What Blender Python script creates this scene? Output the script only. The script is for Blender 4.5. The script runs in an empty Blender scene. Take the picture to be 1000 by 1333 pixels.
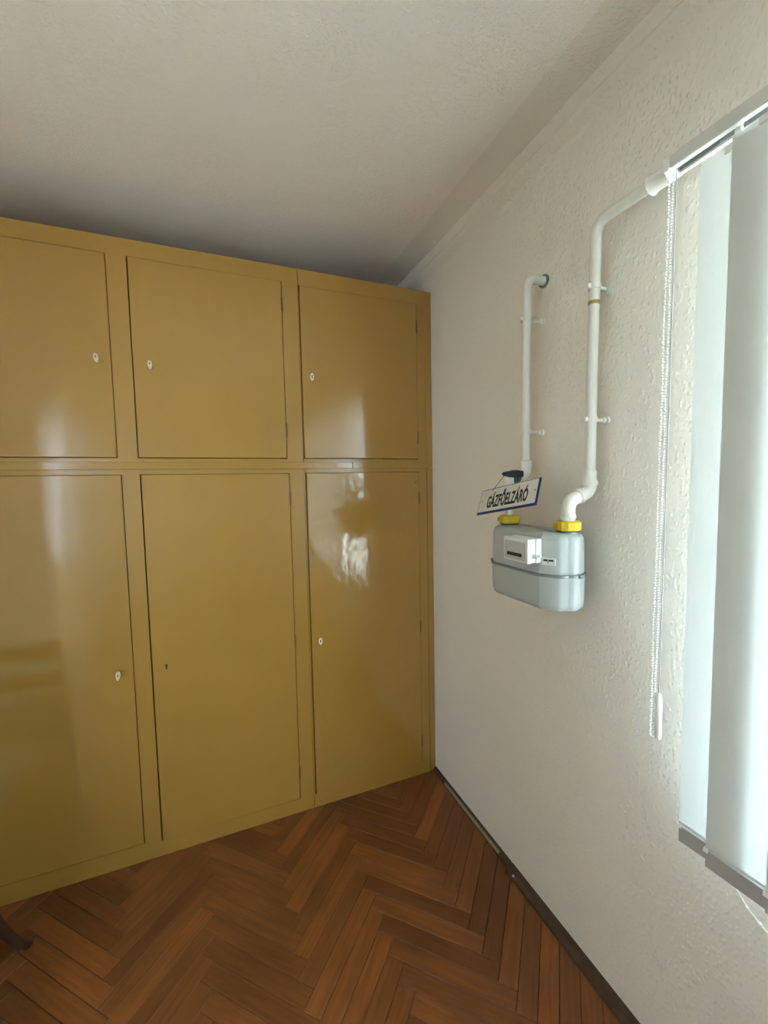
import bpy, bmesh, math, random
from mathutils import Vector, Matrix
random.seed(7)
C = bpy.context.scene.collection
S = bpy.context.scene
PI = math.pi

# ---------------------------------------------------------------- camera
cd = bpy.data.cameras.new('camera')
cam = bpy.data.objects.new('camera', cd); C.objects.link(cam)
cd.sensor_fit = 'HORIZONTAL'; cd.sensor_width = 36.0; cd.lens = 541.574 / 1000 * 36.0
cd.clip_start = 0.02; cd.clip_end = 200
R_ = Vector((0.9255372, -0.37819219, -0.01874995))
U_ = Vector((0.04409178, 0.0584596, 0.99731559))
F_ = Vector((0.37608085, 0.9238794, -0.0707817))
m = Matrix((R_, U_, -F_)).transposed().to_4x4()
m.translation = Vector((-1.0473, -1.89452, 1.55669))
cam.matrix_world = m
S.camera = cam

# ---------------------------------------------------------------- light
w = bpy.data.worlds.new('world'); S.world = w; w.use_nodes = True
nt = w.node_tree; nt.nodes.clear()
wo = nt.nodes.new('ShaderNodeOutputWorld'); bg = nt.nodes.new('ShaderNodeBackground')
tc = nt.nodes.new('ShaderNodeTexCoord'); sep = nt.nodes.new('ShaderNodeSeparateXYZ')
cr = nt.nodes.new('ShaderNodeValToRGB')
nt.links.new(tc.outputs['Generated'], sep.inputs[0]); nt.links.new(sep.outputs['Z'], cr.inputs[0])
cr.color_ramp.elements[0].position = 0.0; cr.color_ramp.elements[0].color = (0.63, 0.80, 0.98, 1)
cr.color_ramp.elements[1].position = 0.7; cr.color_ramp.elements[1].color = (0.50, 0.72, 1.0, 1)
nt.links.new(cr.outputs[0], bg.inputs[0]); nt.links.new(bg.outputs[0], wo.inputs[0])
bg.inputs[1].default_value = 15.0
sd = bpy.data.lights.new('sun', 'SUN'); sd.energy = 85; sd.angle = math.radians(0.6); sd.color = (1, .93, .85)
sun = bpy.data.objects.new('sun', sd); C.objects.link(sun)      # stands behind the house: reaches the yard, not the room
sun.rotation_euler = Vector((1.0, 0.35, -1.15)).to_track_quat('-Z', 'Y').to_euler()
for nm, lc, rt, sx, sy in (('portal', (.255, -1.80, 1.48), (0, math.radians(90), 0), 1.64, 1.05), ('portal', (.255, -2.98, 1.46), (0, math.radians(90), 0), 1.13, 1.05), ('portal', (-3.75, -4.45, 1.52), (math.radians(90), 0, 0), 1.7, 1.55)):
    pd = bpy.data.lights.new(nm, 'AREA'); pd.shape = 'RECTANGLE'; pd.size = sx; pd.size_y = sy; pd.cycles.is_portal = True
    po = bpy.data.objects.new(nm, pd); C.objects.link(po); po.location = lc; po.rotation_euler = rt
S.view_settings.view_transform = 'Standard'; S.view_settings.look = 'None'
S.view_settings.gamma = 1.0; S.view_settings.use_curve_mapping = False
S.view_settings.exposure = 0.84
S.cycles.max_bounces = 10; S.cycles.diffuse_bounces = 6; S.cycles.transmission_bounces = 8
S.cycles.transparent_max_bounces = 12; S.cycles.sample_clamp_indirect = 6.0
S.cycles.caustics_reflective = False

# ---------------------------------------------------------------- materials
def mat(name, color, rough=0.5, metal=0.0, spec=0.5, bump=None, var=None, coat=0.0):
    """bump: list of (scale, strength distance m, kind, stretch); var: (scale, amount, color2)"""
    mt = bpy.data.materials.new(name); mt.use_nodes = True
    n = mt.node_tree.nodes; l = mt.node_tree.links
    b = n['Principled BSDF']
    b.inputs['Base Color'].default_value = (*color, 1); b.inputs['Roughness'].default_value = rough
    b.inputs['Metallic'].default_value = metal; b.inputs['Specular IOR Level'].default_value = spec
    b.inputs['Coat Weight'].default_value = coat
    t = n.new('ShaderNodeTexCoord')
    if var:
        nz = n.new('ShaderNodeTexNoise'); nz.inputs['Scale'].default_value = var[0]; nz.inputs['Detail'].default_value = 5
        l.new(t.outputs['Object'], nz.inputs['Vector'])
        rp = n.new('ShaderNodeMapRange'); rp.inputs['From Min'].default_value = 0.35; rp.inputs['From Max'].default_value = 0.7
        rp.inputs['To Max'].default_value = var[1]; l.new(nz.outputs['Fac'], rp.inputs['Value'])
        mx = n.new('ShaderNodeMix'); mx.data_type = 'RGBA'
        mx.inputs['A'].default_value = (*color, 1); mx.inputs['B'].default_value = (*var[2], 1)
        l.new(rp.outputs[0], mx.inputs['Factor']); l.new(mx.outputs['Result'], b.inputs['Base Color'])
    prev = None
    for sc, dist, kind, stretch in (bump or []):
        mp = n.new('ShaderNodeMapping'); mp.inputs['Scale'].default_value = stretch
        l.new(t.outputs['Object'], mp.inputs['Vector'])
        if kind == 'noise':
            tx = n.new('ShaderNodeTexNoise'); tx.inputs['Detail'].default_value = 3; out = tx.outputs['Fac']
        elif kind == 'smooth':
            tx = n.new('ShaderNodeTexNoise'); tx.inputs['Detail'].default_value = 1; out = tx.outputs['Fac']
        else:
            tx = n.new('ShaderNodeTexVoronoi'); tx.feature = 'SMOOTH_F1'; out = tx.outputs['Distance']
        tx.inputs['Scale'].default_value = sc
        l.new(mp.outputs[0], tx.inputs['Vector'])
        if kind == 'drops':
            ra = n.new('ShaderNodeMapRange'); ra.inputs['From Min'].default_value = 0.05; ra.inputs['From Max'].default_value = 0.42
            ra.inputs['To Min'].default_value = 1; ra.inputs['To Max'].default_value = 0
            l.new(out, ra.inputs['Value']); out = ra.outputs[0]
        bp = n.new('ShaderNodeBump'); bp.inputs['Strength'].default_value = 1.0; bp.inputs['Distance'].default_value = dist
        l.new(out, bp.inputs['Height'])
        if prev: l.new(prev.outputs[0], bp.inputs['Normal'])
        prev = bp
    if prev: l.new(prev.outputs[0], b.inputs['Normal'])
    return mt

I3 = (1, 1, 1)
M = {}
WALLC = (0.81, 0.765, 0.69)
M['wall'] = mat('wall_plaster', WALLC, 0.42, spec=0.5,
                bump=[(9, 0.004, 'smooth', I3), (105, 0.0012, 'drops', (1, 1, 0.7)), (150, 0.0007, 'noise', I3)],
                var=(3.0, 0.25, (0.78, 0.73, 0.655)))
M['ceiling'] = mat('ceiling_plaster', (0.89, 0.83, 0.775), 0.8,
                   bump=[(2.2, 0.01, 'smooth', I3), (60, 0.0020, 'noise', I3), (150, 0.0010, 'drops', I3)])
OCH = (0.355, 0.198, 0.037); OCH2 = (0.305, 0.165, 0.029)
def enamel(name, wav, rough=0.22):
    return mat(name, OCH, rough, spec=0.75, coat=0.0,
               bump=[(1.7, wav * (1.0 if rough < .2 else .7), 'smooth', (1, 1, 0.6)), (7, wav * 0.16, 'smooth', (1.4, 1, 0.8)), (26, 0.0009 if rough < .15 else .0001, 'smooth', (1.2, 1, 0.6)), (120, 0.0001, 'noise', (1, 1, 0.15))],
               var=(2.2, 0.5, OCH2))
M['enamel'] = enamel('ochre_enamel', 0.010)
M['enamel_wavy'] = enamel('ochre_enamel_blistered', 0.012, 0.11)
M['enamel_mid'] = enamel('ochre_enamel_uneven', 0.008, 0.16)
M['hinge'] = mat('hinge_shaded_paint', (0.13, 0.075, 0.02), 0.5)  # ochre paint darkened: the shade at the hinges is put into the colour
M['dark'] = mat('cavity_dark', (0.03, 0.02, 0.012), 0.9)
M['pipe'] = mat('white_pipe_paint', (0.80, 0.79, 0.74), 0.35, bump=[(90, 0.0006, 'noise', I3)])
M['brass'] = mat('brass_band', (0.42, 0.30, 0.10), 0.5, metal=0.3)
M['valve'] = mat('valve_grey', (0.16, 0.16, 0.17), 0.45, metal=0.4)
M['lever'] = mat('valve_lever', (0.012, 0.012, 0.025), 0.4)
M['yellow'] = mat('yellow_nut_plastic', (0.72, 0.55, 0.02), 0.45, var=(30, 0.5, (0.6, 0.42, 0.02)))
M['orange'] = mat('orange_mark', (0.6, 0.27, 0.02), 0.5)
M['meter'] = mat('meter_grey', (0.42, 0.46, 0.45), 0.32, bump=[(200, 0.0002, 'noise', I3)])
M['meterband'] = mat('meter_flange', (0.20, 0.22, 0.22), 0.4, metal=0.3)
M['counter'] = mat('counter_white', (0.70, 0.71, 0.68), 0.35)
M['countface'] = mat('counter_window', (0.50, 0.51, 0.50), 0.12)
M['black'] = mat('black_print', (0.012, 0.012, 0.014), 0.4)
M['blue'] = mat('sign_blue', (0.025, 0.03, 0.16), 0.3)
M['signwhite'] = mat('sign_white', (0.66, 0.64, 0.58), 0.25, var=(14, 0.4, (0.5, 0.47, 0.4)))
M['steel'] = mat('key_steel', (0.66, 0.56, 0.41), 0.4, metal=0.0)
M['ivory'] = mat('ivory_plastic', (0.72, 0.66, 0.55), 0.4)
M['lath'] = mat('dark_lath', (0.058, 0.034, 0.020), 0.75, spec=0.25, var=(25, 0.7, (0.10, 0.062, 0.036)), bump=[(60, 0.001, 'noise', (1, 0.1, 1))])
M['lathlight'] = mat('bare_lath', (0.26, 0.24, 0.16), 0.6, var=(25, 0.6, (0.2, 0.13, 0.08)))
M['rail'] = mat('rail_aluminium', (0.62, 0.64, 0.60), 0.4, metal=0.1)
M['plastic'] = mat('white_plastic', (0.86, 0.87, 0.84), 0.3)
M['cord'] = mat('grey_cord', (0.30, 0.32, 0.33), 0.7)
M['frame'] = mat('window_frame_white', (0.78, 0.77, 0.73), 0.35)
M['chair'] = mat('chair_dark_wood', (0.035, 0.017, 0.009), 0.4, var=(12, 0.6, (0.06, 0.03, 0.015)))
M['hem'] = mat('hem_weight_grey', (0.36, 0.35, 0.34), 0.6)
M['joint'] = mat('parquet_joint', (0.022, 0.011, 0.005), 0.9)
M['concrete'] = mat('shading_slab_concrete', (0.62, 0.54, 0.44), 0.9, var=(2, 0.4, (0.5, 0.4, 0.3)))  # for the added slab that shades the window from above
M['yard'] = mat('yard_ground', (0.35, 0.34, 0.31), 0.95, var=(0.8, 0.6, (0.26, 0.27, 0.20)))

def glass_mat():
    mt = bpy.data.materials.new('window_glass'); mt.use_nodes = True
    n = mt.node_tree.nodes; l = mt.node_tree.links; n.clear()
    o = n.new('ShaderNodeOutputMaterial'); tr = n.new('ShaderNodeBsdfTransparent'); g = n.new('ShaderNodeBsdfGlossy')
    g.inputs['Roughness'].default_value = 0.02; lw = n.new('ShaderNodeLayerWeight'); lw.inputs[0].default_value = 0.5
    pw = n.new('ShaderNodeMath'); pw.operation = 'POWER'; pw.inputs[1].default_value = 5; l.new(lw.outputs['Facing'], pw.inputs[0])
    f = n.new('ShaderNodeMath'); f.operation = 'MULTIPLY_ADD'; f.inputs[1].default_value = .9; f.inputs[2].default_value = .04; l.new(pw.outputs[0], f.inputs[0])
    tr.inputs[0].default_value = (0.95, 0.98, 0.97, 1)
    mx = n.new('ShaderNodeMixShader'); l.new(f.outputs[0], mx.inputs[0]); l.new(tr.outputs[0], mx.inputs[1]); l.new(g.outputs[0], mx.inputs[2])
    l.new(mx.outputs[0], o.inputs[0]); return mt
M['glass'] = glass_mat()
def net_mat():
    mt = bpy.data.materials.new('dimming_net'); mt.use_nodes = True
    n = mt.node_tree.nodes; l = mt.node_tree.links; n.clear()
    o = n.new('ShaderNodeOutputMaterial'); tr = n.new('ShaderNodeBsdfTransparent'); d = n.new('ShaderNodeBsdfDiffuse'); d.inputs[0].default_value = (.8, .8, .78, 1)
    mx = n.new('ShaderNodeMixShader'); mx.inputs[0].default_value = 0.70; l.new(tr.outputs[0], mx.inputs[1]); l.new(d.outputs[0], mx.inputs[2]); l.new(mx.outputs[0], o.inputs[0]); return mt
M['net'] = net_mat()  # added dimming panel, passes only part of the daylight
def fabric_mat():
    mt = bpy.data.materials.new('slat_fabric'); mt.use_nodes = True
    n = mt.node_tree.nodes; l = mt.node_tree.links; n.clear()
    o = n.new('ShaderNodeOutputMaterial'); d = n.new('ShaderNodeBsdfDiffuse'); t = n.new('ShaderNodeBsdfTranslucent')
    tc = n.new('ShaderNodeTexCoord'); mp = n.new('ShaderNodeMapping'); mp.inputs['Scale'].default_value = (1, 1, 0.25)
    nz = n.new('ShaderNodeTexNoise'); nz.inputs['Scale'].default_value = 500; l.new(tc.outputs['Object'], mp.inputs[0]); l.new(mp.outputs[0], nz.inputs['Vector'])
    bp = n.new('ShaderNodeBump'); bp.inputs['Distance'].default_value = 0.0004; l.new(nz.outputs['Fac'], bp.inputs['Height']); l.new(bp.outputs[0], d.inputs['Normal'])
    d.inputs[0].default_value = (0.84, 0.85, 0.82, 1); t.inputs[0].default_value = (0.62, 0.62, 0.60, 1)
    mx = n.new('ShaderNodeMixShader'); mx.inputs[0].default_value = 0.42
    l.new(d.outputs[0], mx.inputs[1]); l.new(t.outputs[0], mx.inputs[2]); l.new(mx.outputs[0], o.inputs[0]); return mt
M['fabric'] = fabric_mat()
def parquet_mat():
    mt = bpy.data.materials.new('oak_parquet'); mt.use_nodes = True
    n = mt.node_tree.nodes; l = mt.node_tree.links; b = n['Principled BSDF']
    tc = n.new('ShaderNodeTexCoord'); oi = n.new('ShaderNodeObjectInfo')
    ml = n.new('ShaderNodeVectorMath'); ml.operation = 'SCALE'; ml.inputs[0].default_value = (13, 31, 7); l.new(oi.outputs['Random'], ml.inputs['Scale'])
    ad = n.new('ShaderNodeVectorMath'); l.new(tc.outputs['Object'], ad.inputs[0]); l.new(ml.outputs[0], ad.inputs[1])
    mp = n.new('ShaderNodeMapping'); mp.inputs['Scale'].default_value = (1.6, 22, 22); l.new(ad.outputs[0], mp.inputs[0])
    nz = n.new('ShaderNodeTexNoise'); nz.inputs['Scale'].default_value = 3.2; nz.inputs['Detail'].default_value = 7; nz.inputs['Roughness'].default_value = 0.62
    nz.inputs['Distortion'].default_value = 0.6; l.new(mp.outputs[0], nz.inputs['Vector'])
    cr = n.new('ShaderNodeValToRGB'); e = cr.color_ramp.elements
    e[0].position = 0.28; e[0].color = (0.14, 0.044, 0.009, 1); e[1].position = 0.74; e[1].color = (0.235, 0.083, 0.019, 1)
    l.new(nz.outputs['Fac'], cr.inputs[0])
    tone = n.new('ShaderNodeValToRGB'); t = tone.color_ramp.elements
    t[0].position = 0.0; t[0].color = (0.76, 0.72, 0.66, 1); t[1].position = 1.0; t[1].color = (1.30, 1.26, 1.15, 1)
    k = tone.color_ramp.elements.new(0.55); k.color = (0.95, 0.95, 0.95, 1)
    l.new(oi.outputs['Random'], tone.inputs[0])
    mx = n.new('ShaderNodeMix'); mx.data_type = 'RGBA'; mx.blend_type = 'MULTIPLY'; mx.inputs['Factor'].default_value = 1
    l.new(cr.outputs[0], mx.inputs['A']); l.new(tone.outputs[0], mx.inputs['B'])
    # broad worn and greasy patches in world position
    ge = n.new('ShaderNodeNewGeometry'); wn = n.new('ShaderNodeTexNoise'); wn.inputs['Scale'].default_value = 3.2; wn.inputs['Detail'].default_value = 4
    l.new(ge.outputs['Position'], wn.inputs['Vector'])
    wr = n.new('ShaderNodeMapRange'); wr.inputs['From Min'].default_value = 0.3; wr.inputs['From Max'].default_value = 0.7; wr.inputs['To Min'].default_value = 0.72; wr.inputs['To Max'].default_value = 1.2
    l.new(wn.outputs['Fac'], wr.inputs['Value'])
    m2 = n.new('ShaderNodeMix'); m2.data_type = 'RGBA'; m2.blend_type = 'MULTIPLY'; m2.inputs['Factor'].default_value = 1
    l.new(mx.outputs['Result'], m2.inputs['A']); l.new(wr.outputs[0], m2.inputs['B'])
    l.new(m2.outputs['Result'], b.inputs['Base Color'])
    rr = n.new('ShaderNodeMapRange'); rr.inputs['To Min'].default_value = 0.36; rr.inputs['To Max'].default_value = 0.55
    l.new(wn.outputs['Fac'], rr.inputs['Value']); l.new(rr.outputs[0], b.inputs['Roughness'])
    bp = n.new('ShaderNodeBump'); bp.inputs['Distance'].default_value = 0.0006; l.new(nz.outputs['Fac'], bp.inputs['Height']); l.new(bp.outputs[0], b.inputs['Normal'])
    return mt
M['parquet'] = parquet_mat()

# ---------------------------------------------------------------- helpers
def tag(o, label=None, cat=None, group=None, kind=None):
    if label: o['label'] = label
    if cat: o['category'] = cat
    if group: o['group'] = group
    if kind: o['kind'] = kind
    return o
def link(name, me, mt=None, parent=None):
    if mt is not None and not me.materials:
        me.materials.append(M[mt] if isinstance(mt, str) else mt)
    o = bpy.data.objects.new(name, me); C.objects.link(o)
    if parent is not None:
        o.parent = parent
        o.matrix_parent_inverse = Matrix.Translation(world_loc(parent)).inverted()
    return o
def world_loc(o):
    return o.location.copy() if o.parent is None else Vector((0, 0, 0))
def obj(name, bm, mt, parent=None, smooth=False):
    me = bpy.data.meshes.new(name); bmesh.ops.recalc_face_normals(bm, faces=bm.faces); bm.to_mesh(me); bm.free()
    if smooth:
        for p in me.polygons: p.use_smooth = True
        me.set_sharp_from_angle(angle=math.radians(40))
    return link(name, me, mt, parent)
def empty(name, loc, label, cat, group=None):
    o = bpy.data.objects.new(name, None); C.objects.link(o); o.location = loc; o.empty_display_size = 0.05
    return tag(o, label, cat, group)
def bx(bm, x0, x1, y0, y1, z0, z1, bev=0.0, seg=2):
    t = bmesh.new()
    bmesh.ops.create_cube(t, size=1)
    bmesh.ops.scale(t, vec=(abs(x1 - x0), abs(y1 - y0), abs(z1 - z0)), verts=t.verts)
    bmesh.ops.translate(t, vec=((x0 + x1) / 2, (y0 + y1) / 2, (z0 + z1) / 2), verts=t.verts)
    if bev: bmesh.ops.bevel(t, geom=list(t.edges), offset=bev, segments=seg, affect='EDGES', profile=0.5)
    me = bpy.data.meshes.new('t'); t.to_mesh(me); t.free(); bm.from_mesh(me); bpy.data.meshes.remove(me)
def box(*a, bev=0.0):
    bm = bmesh.new(); bx(bm, *a, bev=bev); return bm
def tube(bm, pts, r, n=14, cap=True):
    """sweep a circle (radius r or list) along pts"""
    pts = [Vector(p) for p in pts]; rs = r if isinstance(r, (list, tuple)) else [r] * len(pts)
    rings = []; ref = None
    for i, p in enumerate(pts):
        if i == 0: d = (pts[1] - p)
        elif i == len(pts) - 1: d = (p - pts[i - 1])
        else: d = (pts[i + 1] - p).normalized() + (p - pts[i - 1]).normalized()
        if d.length < 1e-9: d = Vector((0, 0, 1))
        d.normalize()
        if ref is None:
            ref = d.orthogonal().normalized()
        ref = (ref - d * ref.dot(d)).normalized()
        b = d.cross(ref)
        rings.append([bm.verts.new(p + (ref * math.cos(a) + b * math.sin(a)) * rs[i]) for a in [2 * PI * k / n for k in range(n)]])
    for a, b in zip(rings, rings[1:]):
        for k in range(n): bm.faces.new((a[k], a[(k + 1) % n], b[(k + 1) % n], b[k]))
    if cap: bm.faces.new(rings[0]); bm.faces.new(rings[-1][::-1])
def bend(a, c, b, r, n=8):
    """points of a rounded corner at c between directions from a and to b"""
    a, c, b = Vector(a), Vector(c), Vector(b)
    u = (a - c).normalized(); v = (b - c).normalized()
    half = math.acos(max(-1, min(1, u.dot(v)))) / 2; t = r / math.tan(half)
    o = c + (u + v).normalized() * (r / math.sin(half)); p0 = c + u * t - o; p1 = c + v * t - o
    ang = p0.angle(p1); out = []
    for i in range(n + 1):
        s = i / n; out.append(o + (p0 * math.sin((1 - s) * ang) + p1 * math.sin(s * ang)) / math.sin(ang))
    return out
def prism(bm, poly, axis, a, b):
    """extrude 2d polygon along an axis ('x','y','z') between a and b"""
    def P(q, s): return {'x': (s, q[0], q[1]), 'y': (q[0], s, q[1]), 'z': (q[0], q[1], s)}[axis]
    v0 = [bm.verts.new(P(q, a)) for q in poly]; v1 = [bm.verts.new(P(q, b)) for q in poly]
    n = len(poly); bm.faces.new(v0); bm.faces.new(v1[::-1])
    for i in range(n): bm.faces.new((v0[i], v0[(i + 1) % n], v1[(i + 1) % n], v1[i]))

# ---------------------------------------------------------------- room shell
XL, YB, YF, ZC = -2.10, -4.30, 0.62, 2.665
WY0, WY1, WZ0, WZ1 = -2.32, -1.275, 0.665, 2.300       # window opening
VY0, VY1, VZ0, VZ1 = -3.50, -2.46, 0.90, 2.02          # second, smaller one
TH = 0.26
b = bmesh.new()
bx(b, 0, TH, WY1, YF + .1, -.1, ZC + .1); bx(b, 0, TH, YB - .1, VY0, -.1, ZC + .1); bx(b, 0, TH, VY1, WY0, -.1, ZC + .1)
bx(b, 0, TH, VY0, VY1, -.1, VZ0); bx(b, 0, TH, VY0, VY1, VZ1, ZC + .1)
bx(b, 0, TH, WY0, WY1, -.1, WZ0); bx(b, 0, TH, WY0, WY1, WZ1, ZC + .1)
tag(obj('wall_right', b, 'wall'), kind='structure')
DY0, DY1, DZ = -2.50, -1.50, 2.06                     # open doorway in the left wall, into the next room
b = bmesh.new()
bx(b, XL - .12, XL, DY1, YF + .1, -.1, ZC + .1); bx(b, XL - .12, XL, YB - .1, DY0, -.1, ZC + .1); bx(b, XL - .12, XL, DY0, DY1, DZ, ZC + .1)
tag(obj('wall_left', b, 'wall'), kind='structure')
b = bmesh.new()
for x in (XL + .001, XL - .141):
    bx(b, x, x + .02, DY0 - .07, DY0, 0, DZ + .07, bev=.003); bx(b, x, x + .02, DY1, DY1 + .07, 0, DZ + .07, bev=.003); bx(b, x, x + .02, DY0, DY1, DZ, DZ + .07, bev=.003)
tag(obj('door_1', b, 'frame'), kind='structure')
# the next room: bare plaster box with a window in its end wall
NX, NY0, NY1 = -5.0, -4.3, -.9
tag(obj('wall_next', box(NX - .12, NX, NY0 - .1, NY1 + .1, -.1, ZC + .1), 'wall'), kind='structure')
tag(obj('wall_next', box(NX, XL - .121, NY1, NY1 + .12, -.1, ZC + .1), 'wall'), kind='structure')
b = bmesh.new()
bx(b, NX, XL - .121, NY0 - .2, NY0, -.1, .75); bx(b, NX, XL - .121, NY0 - .2, NY0, 2.3, ZC + .1)
bx(b, NX, -4.6, NY0 - .2, NY0, .75, 2.3); bx(b, -2.9, XL - .121, NY0 - .2, NY0, .75, 2.3)
tag(obj('wall_next', b, 'wall'), kind='structure')
tag(obj('ceiling', box(NX, XL - .121, NY0, NY1, ZC, ZC + .1), 'ceiling'), kind='structure')
tag(obj('floor', box(NX, XL - .0205, NY0, NY1, -.08, -.001), 'lathlight'), kind='structure')
tag(obj('wall_far', box(XL, 0, YF, YF + .12, -.1, ZC + .1), 'wall'), kind='structure')
tag(obj('wall_near', box(XL, 0, YB - .12, YB, -.1, ZC + .1), 'wall'), kind='structure')
tag(obj('ceiling', box(XL, 0, YB, YF, ZC, ZC + .1), 'ceiling'), kind='structure')
# rounded plaster cove with a soft bead between ceiling and right wall
prof = []
for i in range(6):                                     # concave sweep down from the ceiling
    a = i / 8 * PI / 2
    prof.append((-0.155 + 0.125 * math.sin(a), ZC - 0.045 * (1 - math.cos(a))))
for i in range(1, 9):                                  # bead
    a = i / 8 * PI
    prof.append((-0.006 - 0.024 * (0.5 + 0.5 * math.cos(a)) - 0.019 * math.sin(a), ZC - 0.045 - 0.052 * i / 8))
prof += [(-0.002, ZC - .112), (0.004, ZC - .13), (0.02, ZC - .13), (0.02, ZC + .02), (-.155, ZC + .02)]
b = bmesh.new(); ny = 60; rings = []
for j in range(ny + 1):
    y = YB + (YF - YB) * j / ny
    wob = 0.004 * math.sin(y * 5.1) + 0.003 * math.sin(y * 11.7 + 1)
    rings.append([b.verts.new((px + (wob * .6 if 3 < k < 17 else 0), y, pz + (wob if 3 < k < 18 else 0))) for k, (px, pz) in enumerate(prof)])
for r0, r1 in zip(rings, rings[1:]):
    for k in range(len(prof)): b.faces.new((r0[k], r0[(k + 1) % len(prof)], r1[(k + 1) % len(prof)], r1[k]))
b.faces.new(rings[0]); b.faces.new(rings[-1][::-1])
tag(obj('trim_1', b, 'wall', smooth=True), kind='structure')

# ---------------------------------------------------------------- floor: herringbone oak blocks
floor = tag(obj('floor', box(XL - .02, .02, YB - .02, YF, -.08, -.009), 'joint'), kind='structure')
L, Wd = 0.4059, 0.0587; s2 = math.sqrt(.5); step = Wd * math.sqrt(2); per = L * math.sqrt(2)
GAP = 0.0007
def clip(poly, f):
    out = []
    for i in range(len(poly)):
        p, q = poly[i], poly[(i + 1) % len(poly)]; a, c = f(p), f(q)
        if a >= 0: out.append(p)
        if (a >= 0) != (c >= 0):
            t = a / (a - c); out.append((p[0] + (q[0] - p[0]) * t, p[1] + (q[1] - p[1]) * t))
    return out
def block_mesh(poly):
    """chamfered prism: poly is in local xy, top at z=0"""
    bm = bmesh.new(); n = len(poly)
    cx = sum(p[0] for p in poly) / n; cy = sum(p[1] for p in poly) / n
    def ins(d):
        o = []
        for i in range(n):
            a, p, c = Vector(poly[i - 1]), Vector(poly[i]), Vector(poly[(i + 1) % n])
            u = (p - a); v = (c - p)
            if u.length < 1e-6 or v.length < 1e-6: o.append(tuple(p)); continue
            u.normalize(); v.normalize(); n1 = Vector((-u.y, u.x)); n2 = Vector((-v.y, v.x))
            k = 1 + n1.dot(n2); o.append(tuple(p + (n1 + n2) * (d / max(k, .5))))
        return o
    rings = []
    for d, z in ((GAP, -.009), (GAP, -.0014), (GAP + .0013, 0)):
        rings.append([bm.verts.new((x, y, z)) for x, y in ins(d)])
    for r0, r1 in zip(rings, rings[1:]):
        for i in range(n): bm.faces.new((r0[i], r0[(i + 1) % n], r1[(i + 1) % n], r1[i]))
    bm.faces.new(rings[-1])
    bmesh.ops.recalc_face_normals(bm, faces=bm.faces)
    me = bpy.data.meshes.new('parquet_block'); bm.to_mesh(me); bm.free(); me.materials.append(M['parquet']); return me
full = block_mesh([(-L / 2, -Wd / 2), (L / 2, -Wd / 2), (L / 2, Wd / 2), (-L / 2, Wd / 2)])
blocks = []
for col in range(-6, 4):
    for k in range(-60, 60):
        Q = (-0.829 + per * col, -0.545 + step * k)
        c1 = (Q[0] - s2 * L / 2 - s2 * Wd / 2, Q[1] + s2 * L / 2 - s2 * Wd / 2)       # runs far-left to near-right
        q2 = (Q[0] - s2 * Wd, Q[1] - s2 * Wd)
        c2 = (q2[0] + s2 * L / 2 + s2 * Wd / 2, q2[1] + s2 * L / 2 - s2 * Wd / 2)     # runs near-left to far-right
        for c, ang in ((c1, -PI / 4), (c2, PI / 4)):
            blocks.append((c[0], c[1], ang))
blocks = [q for q in blocks if XL - .25 < q[0] < .25 and YB - .25 < q[1] < .28]
blocks.sort(key=lambda q: (q[0] + 1.05) ** 2 + (q[1] + .6) ** 2)
rest = bmesh.new(); nparts = 0; rb = random.Random(3)
for (x, y, ang) in blocks:
    ca, sa = math.cos(ang), math.sin(ang)
    loc = [(-L / 2, -Wd / 2), (L / 2, -Wd / 2), (L / 2, Wd / 2), (-L / 2, Wd / 2)]
    g = lambda p: (x + ca * p[0] - sa * p[1], y + sa * p[0] + ca * p[1])
    poly = loc
    for f in (lambda p: -.004 - g(p)[0], lambda p: g(p)[0] - XL, lambda p: .05 - g(p)[1], lambda p: g(p)[1] - YB):
        if poly: poly = clip(poly, f)
    if len(poly) < 3: continue
    ar = abs(sum(poly[i][0] * poly[(i + 1) % len(poly)][1] - poly[(i + 1) % len(poly)][0] * poly[i][1] for i in range(len(poly)))) / 2
    if ar < 2e-4: continue
    whole = poly == loc
    me = full if whole else block_mesh(poly)
    mw = Matrix.Translation((x, y, rb.uniform(-.0006, .0004))) @ Matrix.Rotation(ang, 4, 'Z') @ Matrix.Rotation(rb.uniform(-.0015, .0015), 4, 'X')
    if y > -1.75 and nparts < 290:
        o = bpy.data.objects.new('parquet_block', me); C.objects.link(o); o.parent = floor; o.matrix_local = mw; nparts += 1
    else:
        t = me.copy(); t.transform(mw); rest.from_mesh(t); bpy.data.meshes.remove(t)
me = bpy.data.meshes.new('parquet_field'); rest.to_mesh(me); rest.free(); me.materials.append(M['parquet'])
o = link('parquet_field', me, None, floor); o['kind'] = 'stuff'

# dark lath along the foot of the right wall, two lengths
b = bmesh.new(); prism(b, [(0, 0), (-.020, 0), (-.020, .006), (-.012, .016), (0, .020)], 'y', -0.62, -.001)
far = tag(obj('baseboard_right', b, 'lath'), kind='structure')
b = bmesh.new(); prism(b, [(-.0205, .0062), (-.017, .0115), (-.0125, .0165), (-.0155, .0085)], 'y', -0.56, -.12)
obj('bare_edge', b, 'lathlight', far)
b = bmesh.new(); prism(b, [(0, 0), (-.038, 0), (-.036, .010), (-.022, .018), (0, .021)], 'y', YB, -.625)
near = tag(obj('baseboard_right', b, 'lath'), kind='structure')
b = bmesh.new(); tube(b, [(-.030, -.668, .008), (-.032, -.668, .0165)], [.0035, .0045], 10); obj('nail_head', b, 'steel', near)

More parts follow.
